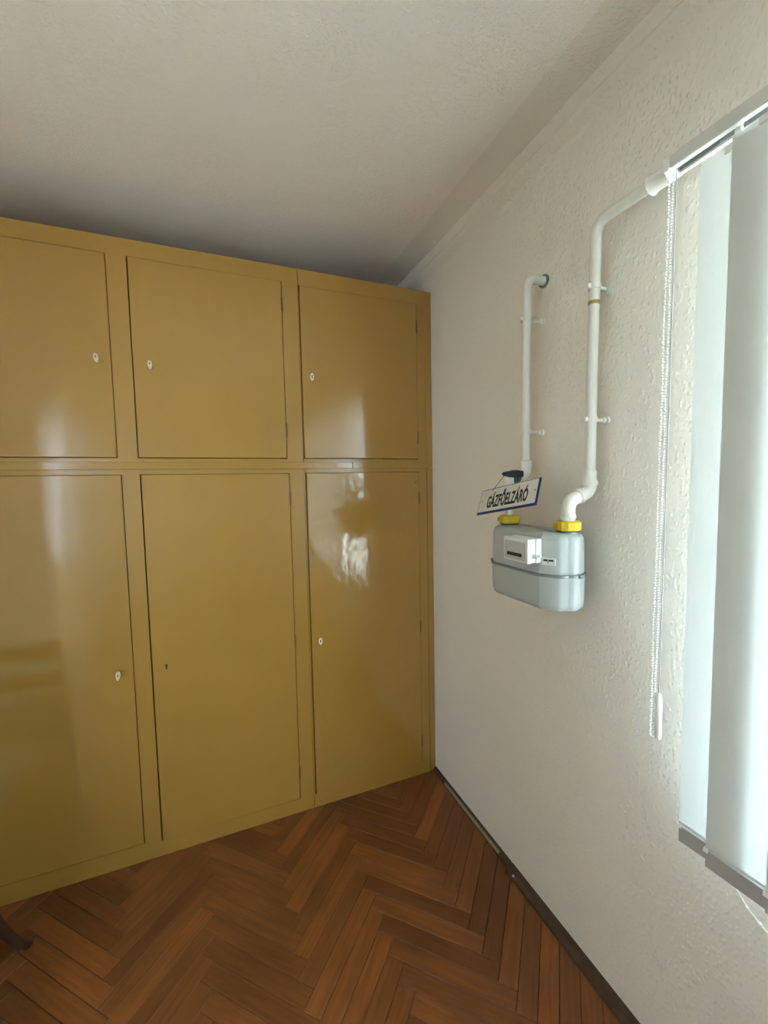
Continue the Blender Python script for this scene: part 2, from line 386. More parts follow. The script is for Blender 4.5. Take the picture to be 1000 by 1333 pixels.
# ---------------------------------------------------------------- built-in cupboards
XR = -0.037       # right edge of the units
XS = -0.6665       # seam between double and single unit
XLU = -2.045      # left edge
FT = 0.022
def cabinet(name, x0, x1, z0, z1, label, top_open=False):
    root = empty(name, ((x0 + x1) / 2, .0, z0), label, 'cabinet')
    b = bmesh.new(); D = .56; t = .018
    bx(b, x0, x0 + t, FT, D, z0, z1); bx(b, x1 - t, x1, FT, D, z0, z1); bx(b, x0 + t, x1 - t, FT, D, z0, z0 + t)
    bx(b, x0 + t, x1 - t, FT, D, z1 - t, z1); bx(b, x0 + t, x1 - t, D - .006, D, z0 + t, z1 - t)
    obj('carcass', b, 'enamel', root)
    return root
def frame(root, x0, x1, z0, z1, holes):
    """face frame: full plate minus door openings"""
    xs = sorted({x0, x1} | {h[0] for h in holes} | {h[1] for h in holes}); zs = sorted({z0, z1} | {h[2] for h in holes} | {h[3] for h in holes})
    b = bmesh.new()
    for i in range(len(xs) - 1):
        for j in range(len(zs) - 1):
            cx, cz = (xs[i] + xs[i + 1]) / 2, (zs[j] + zs[j + 1]) / 2
            if any(h[0] < cx < h[1] and h[2] < cz < h[3] for h in holes): continue
            bx(b, xs[i], xs[i + 1], 0, FT, zs[j], zs[j + 1])
    bmesh.ops.remove_doubles(b, verts=b.verts, dist=1e-5)
    # drop doubled inner faces
    seen = {}
    for f in list(b.faces):
        k = tuple(sorted(v.index for v in f.verts)); seen.setdefault(k, []).append(f)
    b.verts.index_update()
    seen = {}
    for f in b.faces: seen.setdefault(tuple(sorted(v.index for v in f.verts)), []).append(f)
    kill = [f for fs in seen.values() if len(fs) > 1 for f in fs]
    bmesh.ops.delete(b, geom=kill, context='FACES')
    obj('face_frame', b, 'enamel', root)
def door(root, h, hinge, zh, mt='enamel', gl=.003, gr=.002, gt=.0015, gb=.003, proud=.004, slant=0.0, bow=0.0):
    x0, x1, z0, z1 = h; x0 += gl; x1 -= gr; z0 += gb; z1 -= gt
    b = bmesh.new(); bx(b, x0, x1, -proud, .015, z0, z1, bev=.0018, seg=1)
    if bow:
        bmesh.ops.bisect_plane(b, geom=b.verts[:] + b.edges[:] + b.faces[:], plane_co=((x0 + x1) / 2, 0, 0), plane_no=(1, 0, 0))
        for k in range(1, 24):
            xx = x0 + (x1 - x0) * k / 24
            bmesh.ops.bisect_plane(b, geom=b.verts[:] + b.edges[:] + b.faces[:], plane_co=(xx, 0, 0), plane_no=(1, 0, 0))
        for v in b.verts:                                        # hardboard panel sags forward a few millimetres
            u = (v.co.x - x0) / (x1 - x0)
            if v.co.y < 0: v.co.y -= bow * math.exp(-((u - .58) / .20) ** 2)
    if slant:
        for v in b.verts: v.co.y -= slant * ((x1 - v.co.x) if hinge == 'r' else (v.co.x - x0))
    d = obj('door', b, mt, root, smooth=True)
    hx = x1 + .001 if hinge == 'r' else x0 - .001
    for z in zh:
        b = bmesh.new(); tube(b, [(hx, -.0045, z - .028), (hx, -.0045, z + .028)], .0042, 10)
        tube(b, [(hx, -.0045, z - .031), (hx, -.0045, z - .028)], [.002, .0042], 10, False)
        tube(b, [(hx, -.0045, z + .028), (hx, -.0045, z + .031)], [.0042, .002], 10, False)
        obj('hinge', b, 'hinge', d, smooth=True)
    return d
ZB = 1.6255; ZT0 = 1.6255; ZTOP = 2.50
ht = dict(L=(-1.962, -1.387, 1.6698, 2.4359), Mi=(-1.3197, -.7373, 1.6698, 2.4359), R=(-.6645, -.0851, 1.6698, 2.430))
hb = dict(L=(-1.962, -1.377, .078, 1.6065), Mi=(-1.3165, -.7305, .068, 1.6065), R=(-.660, -.083, .066, 1.6075))
cl = cabinet('wardrobe', XLU, XS - .0006, 0.001, ZB, 'tall ochre painted double-door wardrobe standing on the parquet, left of the single-door one')
frame(cl, XLU, XS - .0006, 0.001, ZB, [hb['L'], hb['Mi']])
dLL = door(cl, hb['L'], 'l', (.2, .83, 1.5), 'enamel_mid', gr=.0025, gl=.002)
dLM = door(cl, hb['Mi'], 'r', (.198, .833, 1.496), gl=.005, slant=.004)
cr_ = cabinet('wardrobe', XS + .0006, XR, 0.001, ZB, 'tall ochre painted single-door wardrobe with glossy blistered door, beside the white wall')
frame(cr_, XS + .0006, XR, 0.001, ZB, [hb['R']])
dLR = door(cr_, hb['R'], 'r', (.19, .808, 1.476), 'enamel_wavy', gl=.005, slant=.006, bow=.005)
tl = cabinet('top_cupboard', XLU, XS - .0006, ZT0 + .0005, ZTOP, 'ochre double-door top cupboard under the ceiling with keys in both doors')
frame(tl, XLU, XS - .0006, ZT0 + .0005, ZTOP, [ht['L'], ht['Mi']])
dTL = door(tl, ht['L'], 'l', (1.797, 2.336), 'enamel_mid')
dTM = door(tl, ht['Mi'], 'r', (1.797, 2.336), gl=.004)
tr = cabinet('top_cupboard', XS + .0006, XR, ZT0 + .0005, ZTOP, 'ochre single-door top cupboard in the upper corner by the white wall, oval keyhole plate')
frame(tr, XS + .0006, XR, ZT0 + .0005, ZTOP, [ht['R']])
dTR = door(tr, ht['R'], 'r', (1.778, 2.323), 'enamel_mid', gl=.004, slant=.003, bow=.005)
# flat moulding nailed over the joint of upper and lower units, in two lengths butted under the single cupboard
for x0, x1, lb in ((XLU, -.4355, 'long flat ochre moulding strip across the joint of top cupboards and wardrobes'),
                   (-.4335, XR + .006, 'short ochre moulding strip between the single wardrobe and its top cupboard')):
    b = bmesh.new(); bx(b, x0, x1, -.0075, -.0002, 1.6255, 1.6545, bev=.0015)
    tag(obj('moulding_strip', b, 'enamel_mid'), lb, 'moulding', 'moulding strips on the cupboards')
# filler strips to the wall
b = bmesh.new(); bx(b, XR + .002, -.001, .004, .03, 1.6255, ZTOP - .002, bev=.001); tag(obj('trim_2', b, 'enamel'), kind='structure')
b = bmesh.new(); bx(b, XR + .004, -.001, .003, .03, .001, 1.6245, bev=.001); tag(obj('trim_3', b, 'enamel'), kind='structure')
b = bmesh.new(); bx(b, XL + .001, XLU - .001, .004, .03, .001, ZTOP - .002, bev=.001); tag(obj('trim_4', b, 'enamel'), kind='structure')

# keyholes
def oval(rx, rz, n=20, pinch=1.0): return [(rx * math.cos(2 * PI * i / n), rz * math.sin(2 * PI * i / n)) for i in range(n)]
def keyhole_poly(s=1.0):
    pts = [(.0026 * math.cos(a), .003 + .0026 * math.sin(a)) for a in [math.radians(-60 + 300 * i / 10) for i in range(11)]]
    return [(x * s, z * s) for x, z in pts + [(-.0017, -.006), (.0017, -.006)]]
def plate(d, x, z, y, rx=.0085, rz=.0165, mt='ivory'):
    b = bmesh.new(); prism(b, [(x + a, z + c) for a, c in oval(rx, rz)], 'y', y, y - .0018); e = obj('keyhole_plate', b, mt, d)
    e['label'] = 'ivory oval keyhole plate'
    b = bmesh.new(); prism(b, [(x + a, z + c) for a, c in keyhole_poly(1.25)], 'y', y - .0016, y - .0022); obj('keyhole', b, 'black', d)
plate(dTR, -.6157, 2.037, -.0055); plate(dLR, -.6136, .817, -.0070)
b = bmesh.new(); prism(b, [(-1.2607 + a, .8157 + c) for a, c in keyhole_poly(1.9)], 'y', -.0058, -.0066); obj('keyhole', b, 'black', dLM)
b = bmesh.new(); prism(b, [(-.101 + a, 1.554 + c) for a, c in oval(.0035, .004, 10)], 'y', -.0035, -.0047); obj('nail_hole', b, 'black', dLR)

def key(x, z, rot, tilt, label):
    """old cupboard key: ring bow with a pointed lobe, round shank running into the door"""
    root = empty('cupboard_key', (x, -.004, z), label, 'key', 'keys left in the cupboard doors')
    n = 22; Rm = Matrix.Rotation(rot, 4, 'Z') @ Matrix.Rotation(tilt, 4, 'Y')
    # the bow lies in local yz (y out of the door)
    out = []; inn = []
    for i in range(n):
        a = 2 * PI * i / n; r = 1 + (.22 if abs(a - 1.5 * PI) < .45 else 0)
        out.append((.0090 * math.cos(a), .0150 * math.sin(a) * r)); inn.append((.0050 * math.cos(a), .0080 * math.sin(a) + .001))
    b = bmesh.new(); T = .0032
    for s in (0,):
        v = [[b.verts.new((sx * T / 2, q[0], q[1])) for q in pl] for sx in (-1, 1) for pl in (out, inn)]
        oo, oi, po, pi_ = v[0], v[1], v[2], v[3]
        for i in range(n):
            j = (i + 1) % n
            b.faces.new((oo[i], oo[j], oi[j], oi[i])); b.faces.new((po[i], pi_[i], pi_[j], po[j]))
            b.faces.new((oo[i], po[i], po[j], oo[j])); b.faces.new((oi[i], oi[j], pi_[j], pi_[i]))
    bmesh.ops.transform(b, matrix=Matrix.Translation((x, -.034, z)) @ Rm, verts=b.verts); obj('bow', b, 'steel', root)
    b = bmesh.new(); tube(b, [(x, -.001, z), (x, -.026, z)], .0024, 10); tube(b, [(x, -.020, z), (x, -.0225, z)], .0038, 10)
    obj('shank', b, 'steel', root, smooth=True)
    b = bmesh.new(); prism(b, [(x + a, z + c) for a, c in oval(.006, .0105)], 'y', -.0035, -.0052); obj('keyhole_ring', b, 'enamel', root)
key(-1.4310, 2.0394, math.radians(62), math.radians(-14), 'key in the upper left cupboard door, bow hanging slanted')
key(-1.2555, 2.0291, math.radians(60), math.radians(-8), 'key in the upper middle cupboard door, just right of the stile')
key(-1.4270, .822, math.radians(66), math.radians(12), 'key in the tall lower left wardrobe door near its right edge')

# ---------------------------------------------------------------- gas pipes
def pipe_clip(root, x, y, z):
    b = bmesh.new()
    tube(b, [(x, y, z - .007), (x, y, z + .007)], .0172, 18)
    tube(b, [(x + .012, y, z), (-.004, y, z)], .0048, 10)
    tube(b, [(-.020, y, z), (-.010, y, z)], .0085, 8)
    tube(b, [(-.008, y, z), (0.0, y, z)], .011, 12)
    bx(b, x - .026, x - .012, y - .004, y + .004, z - .006, z + .006, bev=.001)
    obj('pipe_clip', b, 'pipe', root, smooth=True)
PR = .0142
X1, Y1 = -.072, -.771
p1 = empty('gas_pipe', (X1, Y1, 1.60), 'left white gas pipe with dark-levered valve, bending into the wall above the meter', 'pipe')
b = bmesh.new()
c = bend((.02, Y1 - .004, 2.213), (X1, Y1 - .004, 2.213), (X1, Y1, 1.6), .036)
tube(b, [(.0, Y1 - .004, 2.213)] + c + [(X1, Y1, 1.90), (X1, Y1, 1.605)], PR, 20); obj('riser', b, 'pipe', p1, smooth=True)
b = bmesh.new(); tube(b, [(-.006, Y1 - .004, 2.213), (0, Y1 - .004, 2.213)], .021, 18); obj('wall_collar', b, 'meterband', p1, smooth=True)
pipe_clip(p1, X1, Y1, 2.083); pipe_clip(p1, X1, Y1, 1.717)
XN = -.140
b = bmesh.new()                                                  # socket and elbow towards the room
tube(b, [(X1, Y1, 1.622), (X1, Y1, 1.617), (X1, Y1, 1.600), (X1, Y1, 1.594)], [PR, .0205, .0205, .018], 20)
c = bend((X1, Y1, 1.62), (X1, Y1, 1.568), (XN, Y1, 1.568), .022)
tube(b, [(X1, Y1, 1.600)] + c + [(X1 - .026, Y1, 1.568)], .0185, 20)
tube(b, [(X1 - .024, Y1, 1.568), (X1 - .032, Y1, 1.568)], .0215, 20)
obj('elbow', b, 'pipe', p1, smooth=True)
b = bmesh.new(); tube(b, [(X1 - .030, Y1, 1.568), (X1 - .034, Y1, 1.568), (X1 - .058, Y1, 1.568), (X1 - .062, Y1, 1.568)], [.019, .0225, .0225, .019], 8)
tube(b, [(X1 - .046, Y1, 1.570), (X1 - .046, Y1 - .030, 1.574)], .010, 12)
vb = obj('valve_body', b, 'valve', p1, smooth=True)
b = bmesh.new()                                                  # flat lever on the side of the valve, pointing into the room
prism(b, [(.014, -.010), (-.010, -.0125), (-.045, -.0115), (-.072, -.006), (-.078, .000), (-.070, .006), (-.040, .0095), (-.010, .011), (.014, .009)], 'y', -.0045, .0045)
bmesh.ops.bevel(b, geom=list(b.edges), offset=.002, segments=2, affect='EDGES')
bmesh.ops.transform(b, matrix=Matrix.Translation((X1 - .050, Y1 - .031, 1.577)) @ Matrix.Rotation(math.radians(6), 4, 'Z'), verts=b.verts)
obj('valve_lever', b, 'lever', p1, smooth=True)['label'] = 'dark blue-black valve lever'
b = bmesh.new()
c = bend((X1 - .058, Y1, 1.568), (XN, Y1, 1.568), (XN, Y1, 1.43), .016)
tube(b, [(X1 - .050, Y1, 1.568)] + c + [(XN, Y1, 1.505)], .0165, 18)
tube(b, [(XN, Y1, 1.505), (XN, Y1, 1.438)], .0125, 18)
tube(b, [(XN, Y1, 1.512), (XN, Y1, 1.500)], .0195, 8)
obj('nipple', b, 'pipe', p1, smooth=True)

X2, Y2, YM2 = -.062, -1.0225, -1.0215
p2 = empty('gas_pipe', (X2, Y2, 1.52), 'right white gas pipe from the meter, bending off towards the window blind', 'pipe')
ZH = 2.243
b = bmesh.new()
c = bend((X2, Y2, 1.6), (X2, Y2 - .008, ZH), (X2, -1.5, ZH), .032)
tube(b, [(X2, Y2, 1.575), (X2, Y2 - .002, 1.9)] + c + [(X2, -1.60, ZH)], PR, 20); obj('riser', b, 'pipe', p2, smooth=True)
pipe_clip(p2, X2, Y2 - .005, 2.078); pipe_clip(p2, X2, Y2 - .001, 1.721)
b = bmesh.new(); tube(b, [(X2, Y2 - .004, 2.040), (X2, Y2 - .004, 2.030)], PR + .0008, 20); o = obj('brass_ring', b, 'brass', p2, smooth=True); o['label'] = 'brass-coloured ring on the pipe'
b = bmesh.new(); tube(b, [(X2, -1.180, ZH), (X2, -1.184, ZH), (X2, -1.190, ZH), (X2, -1.228, ZH), (X2, -1.232, ZH)], [PR, .0245, .0205, .0215, PR], 20)
obj('coupling', b, 'pipe', p2, smooth=True)
b = bmesh.new()                                                  # S-bend out to the meter
tube(b, [(X2, Y2, 1.582), (X2, Y2, 1.578), (X2, Y2, 1.556), (X2, Y2, 1.552)], [PR, .0175, .0175, .0165], 20)
zz = 1.508
c1 = bend((X2, Y2, 1.56), (X2, Y2, zz + .012), (XN, YM2, zz - .012), .030)
c2 = bend((X2, Y2, zz + .012), (XN, YM2, zz - .012), (XN, YM2, 1.4), .030)
tube(b, [(X2, Y2, 1.556)] + c1 + c2 + [(XN, YM2, 1.452)], .0185, 20)
mid = (Vector(c1[-1]) + Vector(c2[0])) / 2; dm = (Vector(c2[0]) - Vector(c1[-1])).normalized()
tube(b, [mid - dm * .007, mid + dm * .007], .0215, 20)
tube(b, [(X2, Y2, 1.550), (X2, Y2, 1.538)], .0215, 20)
tube(b, [(XN, YM2, 1.462), (XN, YM2, 1.452), (XN, YM2, 1.446), (XN, YM2, 1.436)], [.0185, .0215, .0185, .017], 20)
obj('s_bend', b, 'pipe', p2, smooth=True)

# ---------------------------------------------------------------- gas meter
YC = -.897
gm = empty('gas_meter', (XN, YC, 1.195), 'grey household gas meter with yellow union nuts hanging under the white pipes', 'meter')
def plan(off=0.0, n=8):
    """lens-like plan outline; local u along -y, v out of the wall; returned as (x,y)"""
    half = [(.0, .080), (.098, .080), (.104, .078), (.142, .054)]
    arc = [(.121 + .043 * math.cos(a), .043 * math.sin(a)) for a in [math.radians(58 - 58 * i / n) for i in range(1, n + 1)]]
    q = half[1:] + [(.150, .046)] + arc[1:]
    ctr = []
    ctr += q; ctr += [(u, -v) for u, v in reversed(q[:-1])]
    ctr += [(-u, -v) for u, v in q]; ctr += [(-u, v) for u, v in reversed(q[:-1])]
    out = []
    m_ = len(ctr)
    for i in range(m_):
        a, p, c = Vector(ctr[i - 1]), Vector(ctr[i]), Vector(ctr[(i + 1) % m_])
        t = (c - a).normalized(); nn = Vector((t.y, -t.x))
        if nn.dot(p) < 0: nn = -nn
        p = p + nn * off; v = p.y if p.y > 0 else p.y * .78
        out.append((XN - v, YC - p.x))
    return out
def loft(rings):
    b = bmesh.new(); rr = [[b.verts.new((x, y, z)) for x, y in plan(off)] for off, z in rings]
    for r0, r1 in zip(rr, rr[1:]):
        for i in range(len(r0)): b.faces.new((r0[i], r0[(i + 1) % len(r0)], r1[(i + 1) % len(r0)], r1[i]))
    b.faces.new(rr[0]); b.faces.new(rr[-1][::-1]); return b
obj('lower_shell', loft([(-.020, 1.191), (-.010, 1.193), (-.003, 1.199), (-.001, 1.207), (0, 1.220), (.001, 1.292)]), 'meter', gm, smooth=True)
obj('upper_shell', loft([(-.001, 1.292), (-.002, 1.385), (-.004, 1.395), (-.009, 1.403), (-.018, 1.408), (-.032, 1.4105)]), 'meter', gm, smooth=True)
obj('flange', loft([(.001, 1.289), (.0065, 1.289), (.0065, 1.2955), (.001, 1.2955)]), 'meterband', gm, smooth=True)
for sgn in (-1, 1): obj('clamp_ear', box(XN - .006, XN + .006, YC + sgn * .169 - .006, YC + sgn * .169 + .006, 1.2875, 1.2975, bev=.001), 'meterband', gm)
for yy in (Y1 - .002, YM2):
    b = bmesh.new(); tube(b, [(XN, yy, 1.404), (XN, yy, 1.415)], .026, 20); obj('spigot', b, 'meter', gm, smooth=True)
    b = bmesh.new()
    tube(b, [(XN, yy, 1.4145), (XN, yy, 1.417), (XN, yy, 1.437), (XN, yy, 1.441)], [.0315, .034, .034, .029], 12); nut = obj('union_nut', b, 'yellow', gm)
    b = bmesh.new(); a = math.radians(205); bx(b, XN - .0350, XN - .030, yy + .006, yy + .018, 1.421, 1.434, bev=.001); obj('paint_mark', b, 'orange', nut)
    b = bmesh.new(); tube(b, [(XN, yy, 1.4115), (XN, yy, 1.4145)], .031, 20); obj('gasket', b, 'black', gm, smooth=True)
# counter housing on the front
b = bmesh.new(); cx0 = XN - .080
bx(b, cx0 - .045, cx0 - .030, -1.003, -.902, 1.3265, 1.394, bev=.002)
bx(b, cx0 - .030, cx0 - .015, -1.000, -.905, 1.3275, 1.393, bev=.001)
bx(b, cx0 - .015, cx0 + .004, -1.003, -.902, 1.3265, 1.394, bev=.002)
cnt = obj('counter_housing', b, 'counter', gm)
prb = bmesh.new(); bx(prb, cx0 - .0475, cx0 - .0445, -.995, -.910, 1.333, 1.384, bev=.001); obj('index_cover', prb, 'countface', cnt)
prb = bmesh.new(); bx(prb, cx0 - .0490, cx0 - .047, -.982, -.922, 1.343, 1.3525); obj('index_window', prb, 'black', cnt)
b = bmesh.new(); tube(b, [(cx0 - .022, -1.002, 1.346), (cx0 - .022, -1.019, 1.348)], .0055, 10); tube(b, [(cx0 - .022, -1.018, 1.348), (cx0 - .020, -1.026, 1.352)], .004, 10); obj('seal', b, 'plastic', cnt, smooth=True)
# type label on the slanted facet
fa = Vector((XN - .078, YC - .104, 0)); fb = Vector((XN - .054, YC - .142, 0)); ft = (fb - fa).normalized(); fn = Vector((-ft.y, ft.x, 0)); 
if fn.x > 0: fn = -fn
lab = bmesh.new()
def facet(bm, u0, u1, z0, z1, d0, d1):
    vs = []
    for d in (d0, d1):
        for u, z in ((u0, z0), (u1, z0), (u1, z1), (u0, z1)):
            q = fa + ft * u + fn * d; vs.append(bm.verts.new((q.x, q.y, z)))
    for f in ((0, 1, 2, 3), (7, 6, 5, 4), (0, 4, 5, 1), (1, 5, 6, 2), (2, 6, 7, 3), (3, 7, 4, 0)): bm.faces.new([vs[i] for i in f])
facet(lab, .004, .040, 1.322, 1.342, -.002, .0022); lo = obj('type_label', lab, 'counter', gm)
for q in ((.008, .020, 1.3325, 1.338), (.0215, .035, 1.3325, 1.338), (.020, .022, 1.326, 1.332)):
    lab = bmesh.new(); facet(lab, *q, .002, .0027); obj('label_print', lab, 'black', lo)

# ---------------------------------------------------------------- enamel sign hanging from the valve lever
SX = Vector((0.20864633, -0.96065782, 0.18331193)); SY = Vector((0.44904709, 0.26061382, 0.85465616)); SN = Vector((-0.86880574, -0.09600518, 0.48575671))
SC = Vector((-0.205, -0.84284568, 1.50356587)); SW, SH = .2308, .0923
sm = Matrix((SX, SY, SN)).transposed().to_4x4(); sm.translation = SC
sg = empty('warning_sign', SC, 'white enamel sign with blue edge and black lettering, tilted, hanging above the gas meter', 'sign')
b = bmesh.new(); bx(b, -SW / 2, SW / 2, -SH / 2, SH / 2, -.002, 0, bev=.0006); bmesh.ops.transform(b, matrix=sm, verts=b.verts)
obj('sign_edge', b, 'blue', sg)['label'] = 'dark blue border'
b = bmesh.new(); bx(b, -SW / 2 + .0025, SW / 2 - .0075, -SH / 2 + .0085, SH / 2 - .0030, -.0008, .0006); bmesh.ops.transform(b, matrix=sm, verts=b.verts)
obj('sign_face', b, 'signwhite', sg)
fc = bpy.data.curves.new('lettering', 'FONT'); fc.body = 'GÁZFŐELZÁRÓ'; fc.size = .060; fc.extrude = .0004; fc.offset = .0018
fc.align_x = 'CENTER'; fc.align_y = 'CENTER'; fc.resolution_u = 3; fc.space_character = 1.06
fo = bpy.data.objects.new('lettering_tmp', fc); C.objects.link(fo); bpy.context.view_layer.update()
me = bpy.data.meshes.new_from_object(fo.evaluated_get(bpy.context.evaluated_depsgraph_get())); bpy.data.objects.remove(fo)
xs = [v.co.x for v in me.vertices]; ys = [v.co.y for v in me.vertices]
ccx, ccy = (min(xs) + max(xs)) / 2, (min(ys) + max(ys)) / 2; ww, hh = max(xs) - min(xs), max(ys) - min(ys)
me.transform(sm @ Matrix.Translation((-.001, .003, .0009)) @ Matrix.Diagonal((.158 / ww, .060 / hh, 1, 1)) @ Matrix.Translation((-ccx, -ccy, 0)))
me.materials.clear(); me.materials.append(M['black']); lt = link('lettering', me, None, sg); lt['label'] = 'black condensed capital letters'
for hx_, hy_ in ((-SW / 2 + .012, .004), (SW / 2 - .014, .006), (-SW / 2 + .048, SH / 2 - .006)):
    b = bmesh.new(); prism(b, [(hx_ + q[0], hy_ + q[1]) for q in oval(.0022, .0022, 8)], 'z', .0005, .0009)
    bmesh.ops.transform(b, matrix=sm, verts=b.verts); obj('screw_hole', b, 'black', sg)
wa = sm @ Vector((-SW / 2 + .048, SH / 2 - .006, .001)); wb = Vector((X1 - .118, Y1 - .037, 1.571))
b = bmesh.new(); tube(b, [wa, wb, wb + Vector((.0, -.003, .010)), wb + Vector((.002, .006, .012))], .0009, 6); obj('hanging_wire', b, 'black', sg)

# ---------------------------------------------------------------- windows
def window(name, y0, y1, leaves, WZ0=WZ0, WZ1=WZ1):
    b = bmesh.new(); x0, x1 = .035, .09; f = .028
    bx(b, x0, x1, y0, y1, WZ0, WZ0 + f); bx(b, x0, x1, y0, y1, WZ1 - f, WZ1)
    bx(b, x0, x1, y0, y0 + f, WZ0 + f, WZ1 - f); bx(b, x0, x1, y1 - f, y1, WZ0 + f, WZ1 - f)
    wn = tag(obj(name, b, 'frame'), kind='structure')
    n_l = leaves
    ys = [y0 + f + (y1 - y0 - 2 * f) * i / leaves for i in range(leaves + 1)]
    for a, c in zip(ys, ys[1:]):
        b = bmesh.new(); s = .026; z0, z1 = WZ0 + f, WZ1 - f
        bx(b, x0 - .008, x1 - .012, a, c, z0, z0 + s); bx(b, x0 - .008, x1 - .012, a, c, z1 - s, z1)
        bx(b, x0 - .008, x1 - .012, a, a + s, z0 + s, z1 - s); bx(b, x0 - .008, x1 - .012, c - s, c, z0 + s, z1 - s)
        sa = obj('sash', b, 'frame', wn)
        b = bmesh.new(); bx(b, .048, .052, a + s - .004, c - s + .004, z0 + s - .004, z1 - s + .004); obj('pane', b, 'glass', sa)
window('window_1', WY0, WY1, 1)
window('window_2', VY0, VY1, 1, VZ0, VZ1)
# unseen net panel added across the second window to dim its daylight
b = bmesh.new(); vs = []
for i in range(61):
    y = VY0 + .002 + (VY1 - VY0 - .004) * i / 60
    vs.append([b.verts.new((.012 + .006 * math.sin(i * 1.3), y, z)) for z in (VZ0 + .003, VZ1 - .003)])
for a, c in zip(vs, vs[1:]): b.faces.new((a[0], c[0], c[1], a[1]))
tag(obj('window_dimmer', b, 'net', smooth=True), kind='structure')
tag(obj('trim_6', box(.0005, .034, WY0 + .001, WY1 - .001, WZ0, WZ0 + .012, bev=.003), 'frame'), kind='structure')
# outside: yard, and an unseen overhead slab added to block the high sky
tag(obj('ground', box(.3, 40, -30, 25, -3.1, -3.0), 'yard'), kind='structure')
tag(obj('shading_slab', box(TH + .001, 1.30, -4.2, .8, 2.50, 2.64), 'concrete'), kind='structure')

# ---------------------------------------------------------------- vertical blind
RZ0, RZ1, RX0, RX1 = 2.2115, 2.236, -.122, -.079
RY0, RY1 = -2.36, -1.262
vb_ = empty('vertical_blind', (-.10, -1.6, .73), 'closed off-white vertical blind hanging at the right edge of the picture', 'blind')
b = bmesh.new()
bx(b, RX0, RX0 + .0025, RY0, RY1, RZ0 - .001, RZ1); bx(b, RX1 - .0025, RX1, RY0, RY1, RZ0, RZ1); bx(b, RX0 + .0025, RX1 - .0025, RY0, RY1, RZ1 - .0025, RZ1)
hr = obj('head_rail', b, 'rail', vb_)
obj('rail_lip', box(RX0 + .0025, -.108, RY0, RY1, RZ0 - .002, RZ0 + .001), 'plastic', hr); obj('rail_lip', box(-.0895, RX1 - .002, RY0, RY1, RZ0 - .004, RZ0 + .001), 'plastic', hr)
b = bmesh.new(); bx(b, -.1075, -.0898, RY0 + .002, RY1 - .002, RZ0 + .010, RZ0 + .013); obj('rail_slot', b, 'black', hr)
b = bmesh.new(); bx(b, RX0 - .002, RX1 + .002, RY1 - .003, RY1 + .010, RZ0 - .004, RZ1 + .001, bev=.002); obj('end_cap', b, 'plastic', hr)
# fixings that carry the rail on the wall
for yy in (-1.35, -2.30):
    b = bmesh.new(); bx(b, RX1 - .001, -.0005, yy - .012, yy + .012, RZ1 + .0225, RZ1 + .0255); bx(b, -.004, -.0005, yy - .012, yy + .012, RZ1 + .0225, RZ1 + .072)
    bx(b, RX1 - .0035, RX1 - .0005, yy - .012, yy + .012, RZ0 + .005, RZ1 + .0255); obj('wall_bracket', b, 'plastic', hr)
def slat_parts(yl, xl, tilt, ztop, zbot, wdt=.127, hem_h=.036):
    """slat whose left edge is at (xl, yl); runs to -y and slightly towards the wall"""
    me_b = bmesh.new(); n = 8; T = .0007
    def P(u, z, d):
        c = 0.0012 * math.sin(PI * u / wdt)                      # faint crossways curl
        dx, dy = math.sin(tilt), -math.cos(tilt); nx, ny = -math.cos(tilt), -math.sin(tilt)
        return (xl + dx * u + nx * (c + d), yl + dy * u + ny * (c + d), z)
    zs = [zbot + hem_h + .004 + (ztop - zbot - hem_h - .004) * k / 6 for k in range(7)]
    for side in (1, -1):
        g = [[me_b.verts.new(P(wdt * i / n, z, side * T / 2)) for i in range(n + 1)] for z in zs]
        for r0, r1 in zip(g, g[1:]):
            for i in range(n): me_b.faces.new((r0[i], r0[i + 1], r1[i + 1], r1[i]) if side > 0 else (r0[i + 1], r0[i], r1[i], r1[i + 1]))
    me = bpy.data.meshes.new('slat'); me_b.to_mesh(me); me_b.free()
    for p in me.polygons: p.use_smooth = True
    s = link('slat', me, 'fabric', vb_)
    hb_ = bmesh.new(); t = .0018
    def slab(bm, u0, u1, z0, z1, d):
        pts = [P(u0, z0, d), P(u1, z0, d), P(u1, z1, d), P(u0, z1, d), P(u0, z0, -d), P(u1, z0, -d), P(u1, z1, -d), P(u0, z1, -d)]
        vs = [bm.verts.new(q) for q in pts]
        for f in ((0, 1, 2, 3), (7, 6, 5, 4), (0, 4, 5, 1), (1, 5, 6, 2), (2, 6, 7, 3), (3, 7, 4, 0)): bm.faces.new([vs[i] for i in f])
    slab(hb_, .001, wdt - .001, zbot, zbot + hem_h, .0016); obj('hem_weight', hb_, 'hem', s)['label'] = 'grey weighted hem of the slat'
    cb = bmesh.new(); slab(cb, 0.0, wdt, zbot + hem_h, zbot + hem_h + .010, .0012); obj('hem_fold', cb, 'fabric', s)
    for u in (-.003, wdt - .006):
        kb = bmesh.new(); slab(kb, u, u + .009, zbot + hem_h - .004, zbot + hem_h + .004, .0032); obj('hem_clip', kb, 'plastic', s)
    cx, cy, cz = P(wdt / 2, ztop, 0)
    kb = bmesh.new(); bx(kb, cx - .003, cx + .003, cy - .006, cy + .006, ztop - .006, RZ0 + .010); bx(kb, cx - .004, cx + .004, cy - .022, cy + .022, ztop - .010, ztop + .003, bev=.001)
    obj('carrier', kb, 'plastic', s)
slat_parts(-1.3165, -.1035, math.radians(5), 2.188, .733)
yl = -1.376
for i in range(2):
    slat_parts(yl, -.1105, math.radians(4), 2.196, .727)
    yl -= .1045
for i in range(6):                                               # the other slats are drawn together at the far end
    slat_parts(-2.21 - .022 * i, -.160, math.radians(82), 2.196, .727)
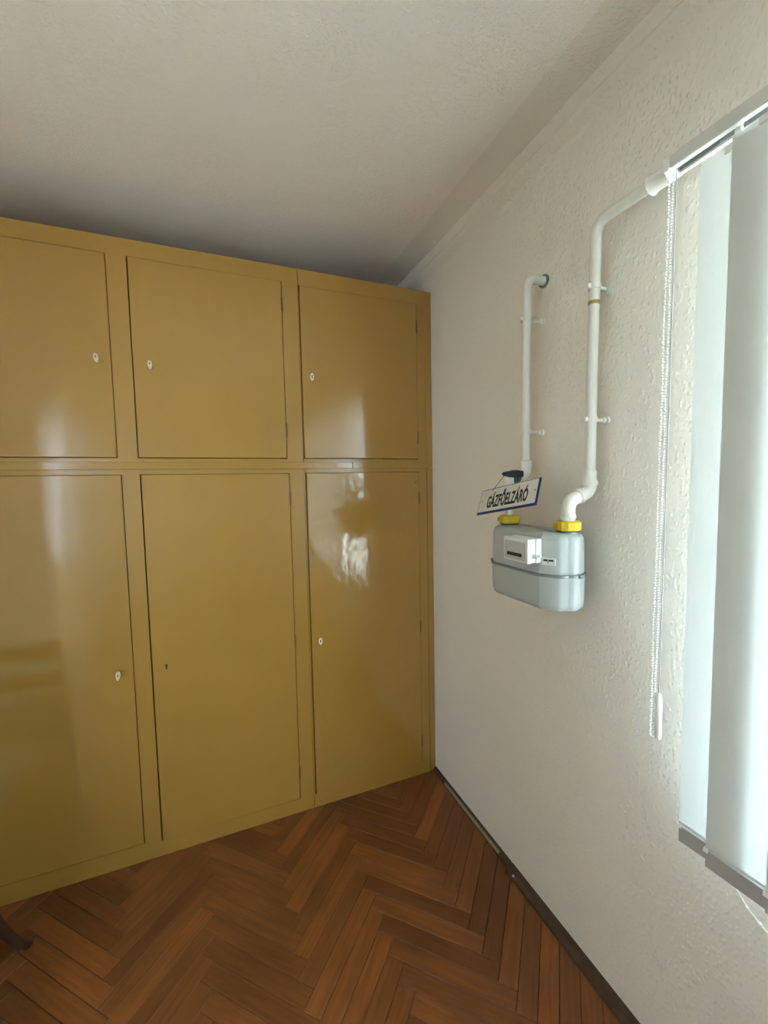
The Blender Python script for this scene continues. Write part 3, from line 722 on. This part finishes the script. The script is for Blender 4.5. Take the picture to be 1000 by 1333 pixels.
# bead chain loop
b = bmesh.new()
def bead(bm, p, r=.0023):
    t = bmesh.new(); bmesh.ops.create_icosphere(t, subdivisions=1, radius=r); bmesh.ops.translate(t, vec=p, verts=t.verts)
    mm = bpy.data.meshes.new('t'); t.to_mesh(mm); t.free(); bm.from_mesh(mm); bpy.data.meshes.remove(mm)
zt_, zb_ = 2.208, .948
n = 205
for i in range(n):
    s = i / (n - 1); z = zt_ + (zb_ - zt_) * s
    sep_ = .0055 + .0025 * abs(math.cos(s * 9)) ; tw = math.sin(s * 21) * .0016
    yc = -1.2615 + .0085 * s
    bead(b, (-.110 + tw, yc + sep_ * .6 + (.001 if i % 2 else 0), z)); bead(b, (-.110 - tw, yc - sep_ * .6, z + .003))
for k in range(5):
    a = PI * k / 4; bead(b, (-.110, -1.253 + .005 * math.cos(a), zb_ - .005 * math.sin(a)))
ch = obj('bead_chain', b, 'plastic', vb_); ch['kind'] = 'stuff'
b = bmesh.new(); tube(b, [(-.106, -1.2700, 2.212), (-.108, -1.2690, 1.6), (-.110, -1.2665, 1.045)], .0011, 6); cdn = obj('pull_cord', b, 'cord', vb_)
b = bmesh.new(); tube(b, [(-.110, -1.2665, 1.056), (-.110, -1.2665, 1.050), (-.110, -1.2668, 1.035), (-.110, -1.2675, .950), (-.110, -1.2675, .947)], [.003, .0062, .0072, .0066, .005], 14)
obj('cord_weight', b, 'plastic', cdn, smooth=True)

# crack line in the plaster below the blind
cpts = [(-.0008, -1.358, .655), (-.0008, -1.380, .632), (-.0008, -1.402, .607), (-.0008, -1.432, .590), (-.0008, -1.47, .572)]
b = bmesh.new(); tube(b, cpts, [.0008, .0014, .0016, .003, .0026], 6); bead(b, (-.0008, -1.402, .607), .0045); bead(b, (-.001, -1.425, .594), .006)
tag(obj('trim_8', b, 'wall', smooth=True), kind='structure')

# ---------------------------------------------------------------- chair whose rear leg reaches into the frame
chx, chy = -1.885, -.60
chr_ = empty('chair', (chx, chy, 0), 'dark brown wooden chair at the left edge, one leg on the parquet by the wardrobe', 'chair')
for (tx, ty, fx, fy) in ((-1.735, -.42, -1.703, -.205), (-2.030, -.42, -2.060, -.205), (-1.735, -.80, -1.715, -.84), (-2.030, -.80, -2.050, -.84)):
    b = bmesh.new(); pts = []
    for i in range(9):
        s = i / 8; pts.append((fx + (tx - fx) * s ** .8, fy + (ty - fy) * (s ** .75), .002 + .44 * s))
    tube(b, pts, [.0125 + .005 * i / 8 for i in range(9)], 10); obj('leg', b, 'chair', chr_, smooth=True)
b = bmesh.new(); prism(b, [(chx + .19 * (abs(math.cos(a)) ** .7) * (1 if math.cos(a) > 0 else -1), -.61 + .225 * (abs(math.sin(a)) ** .7) * (1 if math.sin(a) > 0 else -1)) for a in [2 * PI * i / 28 for i in range(28)]], 'z', .43, .46)
obj('seat', b, 'chair', chr_)
for sx in (-1, 1):
    b = bmesh.new(); tube(b, [(chx + sx * .16, -.42, .45), (chx + sx * .165, -.385, .65), (chx + sx * .16, -.35, .86)], [.015, .013, .011], 10)
    obj('back_post', b, 'chair', chr_, smooth=True)
for z, y in ((.84, -.353), (.70, -.377)):
    b = bmesh.new(); bx(b, chx - .16, chx + .16, y - .008, y + .008, z - .035, z + .035, bev=.004); obj('back_rail', b, 'chair', chr_)
